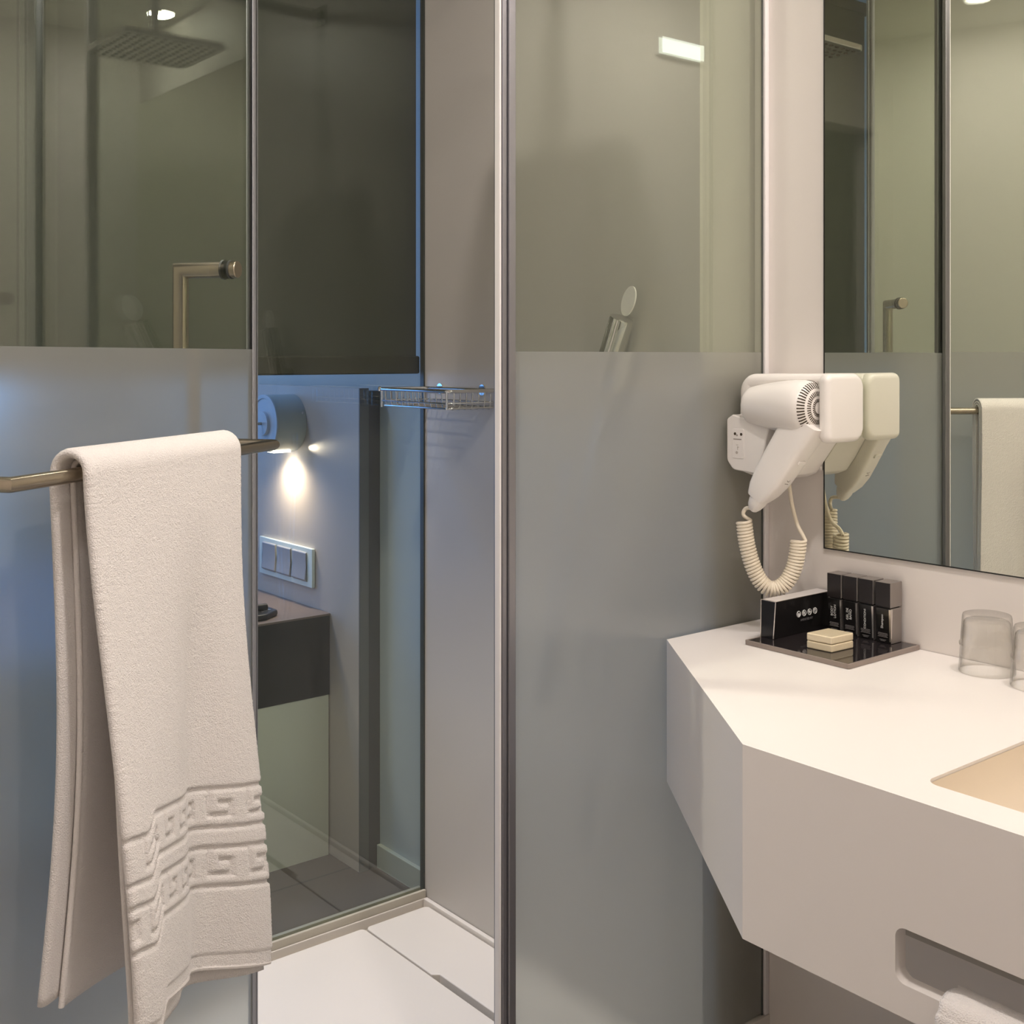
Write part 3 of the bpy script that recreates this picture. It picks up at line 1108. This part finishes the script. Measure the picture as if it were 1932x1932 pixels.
# handle, lofted along a slanted axis
hA = Vector((1.630, 1.222, 1.226))
hB = Vector((1.606, 1.305, 1.089))
hax = (hB - hA).normalized()
hs1 = Vector((1, 0, 0))
hs2 = hax.cross(hs1).normalized()


def sq_ring(c, a1, w1, a2, w2, p=3.2, n=32):
    out = []
    for k in range(n):
        th = 2 * math.pi * k / n
        cc, ss = math.cos(th), math.sin(th)
        u = math.copysign(abs(cc) ** (2 / p), cc) * w1
        v = math.copysign(abs(ss) ** (2 / p), ss) * w2
        out.append(c + a1 * u + a2 * v)
    return out


L = (hB - hA).length
rs = []
for u, w1, w2, off in ((0, .026, .036, 0), (.15, .0255, .035, 0), (.3, .0245, .0325, 0), (.55, .023, .031, 0), (.75, .0215, .029, 0), (.9, .019, .0245, -.001), (1.0, .0155, .0185, -.002), (1.02, .0145, .0168, -.002)):
    rs.append(sq_ring(hA + hax * (L * u) + hs2 * off, hs1, w1, hs2, w2, 5))
hnd = obj('handle', MB().loft(rs), M['white_plastic'], t, smooth=True, angle=50)
rs = []
for u, w1, w2 in ((1.0, .0142, .0155), (1.06, .0135, .0150), (1.12, .0105, .0125), (1.165, .006, .0085), (1.18, .003, .005)):
    rs.append(sq_ring(hA + hax * (L * u), hs1, w1, hs2, w2, 2.4))
obj('cord_clip', MB().loft(rs), M['white_plastic'], t, smooth=True, angle=50)


# which side of the handle faces the camera: along -X and -Y
def on_handle(u, lat, lift):
    """Point on the broad face of the handle turned to the camera (normal -hs2 mixed)."""
    return hA + hax * (L * u) + hs1 * lat


side = -hs2 if (-hs2).y < 0 else hs2
fc = hA + hax * (L * .42) + side * .0318
sw = fillet([(-.009, -.0035), (.009, -.0035), (.009, .0035), (-.009, .0035)], .0015, 4)
fr_ = frame(fc, hs1, hax)
vs = [[(fr_ @ Vector((a_, b_, h))) for a_, b_ in sw] for h in (-.003, .0012)]
obj('switch', MB().loft([[tuple(p) for p in r__] for r__ in vs]), M['white_plastic'], t, bevel=.0004)
tc_ = hA + hax * (L * .64) + side * .0297
ydir = -hs1
text('handle_lettering', '1600', .0135, frame(tc_, -hax, -hs1 if (-hax).cross(-hs1).dot(side) > 0 else hs1), M['grey_print'], t)
# hollow the holder where barrel and handle lie in it


def carve(target, cutters):
    for mb_ in cutters:
        c_ = obj('cutter', mb_, M['white_plastic'])
        c_.location = -target.parent.location
        c_.parent = None
        bpy.context.view_layer.update()
        c_.matrix_world = Matrix.Identity(4)
        b_ = target.modifiers.new('cut', 'BOOLEAN')
        b_.operation = 'DIFFERENCE'
        b_.solver = 'EXACT'
        b_.object = c_
        bpy.context.view_layer.update()
        dg = bpy.context.evaluated_depsgraph_get()
        me = bpy.data.meshes.new_from_object(target.evaluated_get(dg))
        target.modifiers.clear()
        target.data = me
        bpy.data.objects.remove(c_)


cut_b = MB().lathe([(0, 1.1985)] + [(r_ + .0012, y_) for r_, y_ in prof[1:14]] + [(.034, 1.352), (0, 1.352)], (AXX, 0, AXZ), 'y', 48)
cut_h = MB().loft([sq_ring(hA + hax * (L * u), hs1, w1 + .0012, hs2, w2 + .0012, 5) for u, w1, w2 in ((-.05, .026, .036), (.3, .0245, .0325), (.75, .0215, .029), (1.0, .0155, .0185))])
for ob in holder_parts:
    carve(ob, [cut_b, cut_h])

# cords
tip = hA + hax * (L * 1.15)
coil_c = [(1.606, 1.341, 1.043), (1.609, 1.338, 1.008), (1.614, 1.330, .970), (1.622, 1.320, .942), (1.632, 1.308, .928), (1.644, 1.296, .929), (1.655, 1.285, .942), (1.663, 1.277, .966), (1.667, 1.273, .995), (1.668, 1.272, 1.012)]


def catmull(P, n):
    P = [Vector(p) for p in P]
    P = [P[0] * 2 - P[1]] + P + [P[-1] * 2 - P[-2]]
    out = []
    for i in range(1, len(P) - 2):
        for k in range(n):
            u = k / n
            a, b, c, d = P[i - 1:i + 3]
            out.append(.5 * ((2 * b) + (c - a) * u + (2 * a - 5 * b + 4 * c - d) * u * u + (3 * b - a - 3 * c + d) * u ** 3))
    out.append(P[-2])
    return out


cl = catmull(coil_c, 40)
acc = [0]
for a_, b_ in zip(cl, cl[1:]):
    acc.append(acc[-1] + (b_ - a_).length)
tot = acc[-1]
TURNS, CR = 42, .0120
hel = []
n1 = Vector((.6, -.8, 0))
steps = TURNS * 18
for k in range(steps + 1):
    d = tot * k / steps
    i = max(j for j in range(len(acc)) if acc[j] <= d + 1e-9)
    i = min(i, len(cl) - 2)
    u = (d - acc[i]) / max(1e-9, acc[i + 1] - acc[i])
    c = cl[i].lerp(cl[i + 1], u)
    T = (cl[i + 1] - cl[i]).normalized()
    e1 = (n1 - T * n1.dot(T)).normalized()
    e2 = T.cross(e1)
    a = 2 * math.pi * TURNS * k / steps
    hel.append(c + (e1 * math.cos(a) + e2 * math.sin(a)) * CR)
obj('coiled_cord', MB().tube(hel, .0027, 8), M['warm_plastic'], t, smooth=True)
lead = catmull([tuple(tip), (1.605, 1.336, 1.066), (1.605, 1.341, 1.054), tuple(hel[0])], 10)
obj('cord_lead', MB().tube(lead, .0034, 10), M['warm_plastic'], t, smooth=True)
lead2 = catmull([tuple(hel[-1]), (1.676, 1.270, 1.022), (1.681, 1.284, 1.036), (1.682, 1.295, 1.065), (1.682, 1.302, 1.10), (1.682, 1.304, 1.122)], 10)
obj('cord_lead', MB().tube(lead2, .0034, 10), M['warm_plastic'], t, smooth=True)

# ------------------------------------------------------------------ amenities on the counter
TX0, TX1, TY0, TY1 = 1.537, 1.7335, 1.078, 1.282
t = thing('amenity_tray', 'glossy black square tray with taupe rim on the counter corner', 'tray', (1.635, 1.18, ZC))
obj('tray_plate', MB().box(TX0 + .004, TX1 - .004, TY0 + .004, TY1 - .004, ZC + .0005, ZC + .0078), M['tray_black'], t, bevel=.0006)
rim = [(TX0, TY0), (TX1, TY0), (TX1, TY1), (TX0, TY1)]
inn = [(TX0 + .0035, TY0 + .0035), (TX1 - .0035, TY0 + .0035), (TX1 - .0035, TY1 - .0035), (TX0 + .0035, TY1 - .0035)]
obj('tray_rim', MB().prism(fillet(rim, .003, 3), ZC + .0004, ZC + .0078, holes=[list(reversed(inn))]), M['tray_edge'], t, bevel=.0006)
ZTR = ZC + .0078
names = ['BODY\nLOTION', 'GEL DE\nBAÑO', 'CONDITIONER', 'Shampoo']
labs = ['black toiletry bottle at the left end of the row, behind the carton', 'black toiletry bottle second from the left, right of the carton end',
        'black toiletry bottle third from the left, with one long line of lettering', 'black toiletry bottle standing apart at the right end of the row']
for k in range(4):
    yc = 1.2205 - k * .0313 - (.0035 if k == 3 else 0)
    hw, x0, x1 = .0142, 1.6985, 1.7285
    if k == 3:
        x0, x1 = 1.6955, 1.7285
    t = thing('toiletry_bottle', labs[k], 'bottle', ((x0 + x1) / 2, yc, ZTR), 'toiletry bottles on the tray')
    hgt = .058
    taper = .0022
    xm = (x0 + x1) / 2
    pf = [[(x0 + taper, yc - hw, ZTR), (x0 + taper, yc + hw, ZTR), (x1, yc + hw, ZTR), (x1, yc - hw, ZTR)],
          [(x0, yc - hw, ZTR + hgt), (x0, yc + hw, ZTR + hgt), (x1, yc + hw, ZTR + hgt), (x1, yc - hw, ZTR + hgt)]]
    mb = MB().loft(pf)
    for i, f in enumerate(mb.f):
        mb.mi[i] = 0
    # sides of the loft: 0 = front (-x), 1 = +y, 2 = back, 3 = -y
    mb.mi[3] = 1
    mb.mi[1] = 1
    obj('bottle_body', mb, [M['black_gloss'], M['black_side']], t, bevel=.0012)
    mb = MB().loft([[(x0 + .0036, yc - hw - .0003, ZTR + .004), (x0 + .0036, yc - hw + .0025, ZTR + .004), (x0 + .001, yc - hw + .0025, ZTR + .004), (x0 + .001, yc - hw - .0003, ZTR + .004)],
                    [(x0 + .006, yc - hw - .0003, ZTR + hgt - .001), (x0 + .006, yc - hw + .0032, ZTR + hgt - .001), (x0 - .0004, yc - hw + .0032, ZTR + hgt - .001), (x0 - .0004, yc - hw - .0003, ZTR + hgt - .001)]])
    obj('silver_edge', mb, M['silver'], t)
    mb = MB().box(x0 - .0005, x1 + .0003, yc - hw - .0003, yc + hw + .0003, ZTR + hgt + .0015, ZTR + .1005)
    mb.mi[2] = 1
    mb.mi[1] = 1
    obj('cap', mb, [M['cap_black'], M['black_side']], t, bevel=.0012)
    obj('neck', MB().box(x0 + .003, x1 - .003, yc - hw + .003, yc + hw - .003, ZTR + hgt, ZTR + hgt + .0016), M['cap_black'], t)
    text('bottle_lettering', names[k], .0062 if k != 2 else .0055, frame((x0 + .0005, yc + .002, ZTR + .036), (0, 0, 1), (0, 1, 0)), M['label_white'], t)
    lb = MB()
    for q in range(6):
        wdt = (.0085, .0092, .0078, .009, .006, .004)[q]
        zz = ZTR + .016 - q * .0019 - (.003 if q > 3 else 0)
        lb.box(x0 + .0005, x0 + .003, yc + .001 - wdt, yc + .001 + wdt, zz, zz + .0008)
    obj('small_print', lb, M['label_grey'], t)

t = thing('amenity_box', 'long black carton with four white icons lying at the tray left side', 'box', (1.63, 1.268, ZTR))
bx0, bx1, by0, by1, bh = 1.575, 1.731, 1.250, 1.2805, .0625
pf = [[(bx0 + .0, by0 + .0025, ZTR), (bx0 + .0, by1 - .0015, ZTR), (bx1, by1 - .0015, ZTR), (bx1, by0 + .0025, ZTR)],
      [(bx0 + .003, by0, ZTR + bh), (bx0 + .003, by1, ZTR + bh), (bx1, by1, ZTR + bh), (bx1, by0, ZTR + bh)]]
mb = MB().loft(pf)
mb.mi[0] = 1
mb.mi[5] = 2
obj('carton', mb, [M['black_gloss'], M['black_gloss'], mat('carton_top_grey', (.62, .58, .56), .3)], t, bevel=.0008)
eg = MB()
for yy in (by0, by1):
    d0 = .0025 if yy == by0 else -.0015
    eg.tube([(bx0, yy + d0, ZTR + .001), (bx0 + .003, yy, ZTR + bh)], .0011, 6)
eg.tube([(bx0 + .003, by0, ZTR + bh), (bx0 + .003, by1, ZTR + bh)], .0009, 6)
eg.tube([(bx0 + .003, by0, ZTR + bh), (bx1, by0, ZTR + bh)], .0007, 6)
obj('silver_edge', eg, M['silver'], t)
for k in range(4):
    x = 1.640 + k * .0150
    y = by0 + .0008
    z = ZTR + .034
    mb = MB()
    ringo = [(x + .0048 * math.cos(a * math.pi / 12), y - .0006, z + .0048 * math.sin(a * math.pi / 12)) for a in range(24)]
    mb.tube(ringo, .0007, 6, closed=True)
    if k == 0:
        mb.lathe([(.0028, y - .001), (.0028, y - .0002)], (x, 0, z - .001), 'y', 12)
    elif k == 1:
        mb.box(x - .0022, x + .0012, y - .001, y - .0002, z - .0026, z + .0026)
    elif k == 2:
        mb.prism([(x - .003, z), (x, z - .0028), (x + .003, z), (x, z + .0028)], y - .001, y - .0002, 'y')
    else:
        mb.tube([(x - .002, y - .0006, z - .0024), (x + .002, y - .0006, z - .0008), (x - .002, y - .0006, z + .0008), (x + .002, y - .0006, z + .0026)], .0007, 6)
    obj('icon', mb, M['label_white'], t)
text('carton_lettering', 'AMENITIES KIT', .0052, frame((1.6625, by0 + .0006, ZTR + .0225), (1, 0, 0), (0, 0, 1)), M['label_grey'], t)

t = thing('wrapped_soap', 'cream soap block in clear wrap, two layers, on the black tray', 'soap', (1.602, 1.16, ZTR))
sp4 = [(1.5725, 1.1845), (1.5765, 1.1375), (1.632, 1.1345), (1.628, 1.1815)]
for q in range(2):
    obj('soap_half', MB().prism(fillet(sp4, .003, 4), ZTR + .0125 * q + .0002, ZTR + .0125 * q + .0122), M['soap'], t, bevel=.002)

# ------------------------------------------------------------------ tumblers


def tumbler(c, label):
    t = thing('tumbler', label, 'glass', (c[0], c[1], ZC), 'upturned tumblers beside the mirror wall')
    pr_ = [(.0405, 0), (.0412, .0015), (.0398, .02), (.0388, .038), (.0402, .0405), (.0402, .0435), (.0382, .046), (.0368, .07), (.0358, .084), (.0345, .0875), (.031, .0885), (0, .0885),
           (0, .0785), (.031, .0785), (.0338, .075), (.0346, .07), (.036, .046), (.0366, .038), (.0376, .02), (.039, .0015)]
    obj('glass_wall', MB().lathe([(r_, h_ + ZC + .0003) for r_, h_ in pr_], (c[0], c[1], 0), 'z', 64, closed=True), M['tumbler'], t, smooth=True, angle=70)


tumbler((1.690, .938), 'upturned clear tumbler nearer to the black tray')
tumbler((1.672, .846), 'upturned clear tumbler farther from the black tray, nearer the basin')

# ------------------------------------------------------------------ hand towel in the vanity slot
t = thing('hand_towel', 'white fluffy hand towel hung through the slot of the vanity apron', 'towel', (1.14, .5, .64))
prf = [(1.171, .52), (1.1745, .60), (1.1745, .634), (1.170, .6495), (1.158, .6545), (1.145, .6545), (1.134, .6500), (1.1285, .640), (1.1255, .62), (1.1235, .50), (1.122, .36)]
pc = catmull([(a_, 0, b_) for a_, b_ in prf], 6)
rows = []
ny = 60
for p in pc:
    row = []
    for j in range(ny + 1):
        y = .681 - (.36) * j / ny
        e = min(1, j / 3)
        row.append((p.x + .0025 * math.sin(j * .9 + p.z * 40) * .3, y + .0012 * math.sin(p.z * 300), p.z - (1 - e) * .004 * (p.z > .651)))
    rows.append(row)
o = obj('terry', grid_mesh(rows), M['towel'], t, smooth=True, angle=180)
sd = o.modifiers.new('thickness', 'SOLIDIFY')
sd.thickness = .007
sd.offset = 0

for o in S.objects:
    if '_local' in o:
        del o['_local']
bpy.context.view_layer.update()
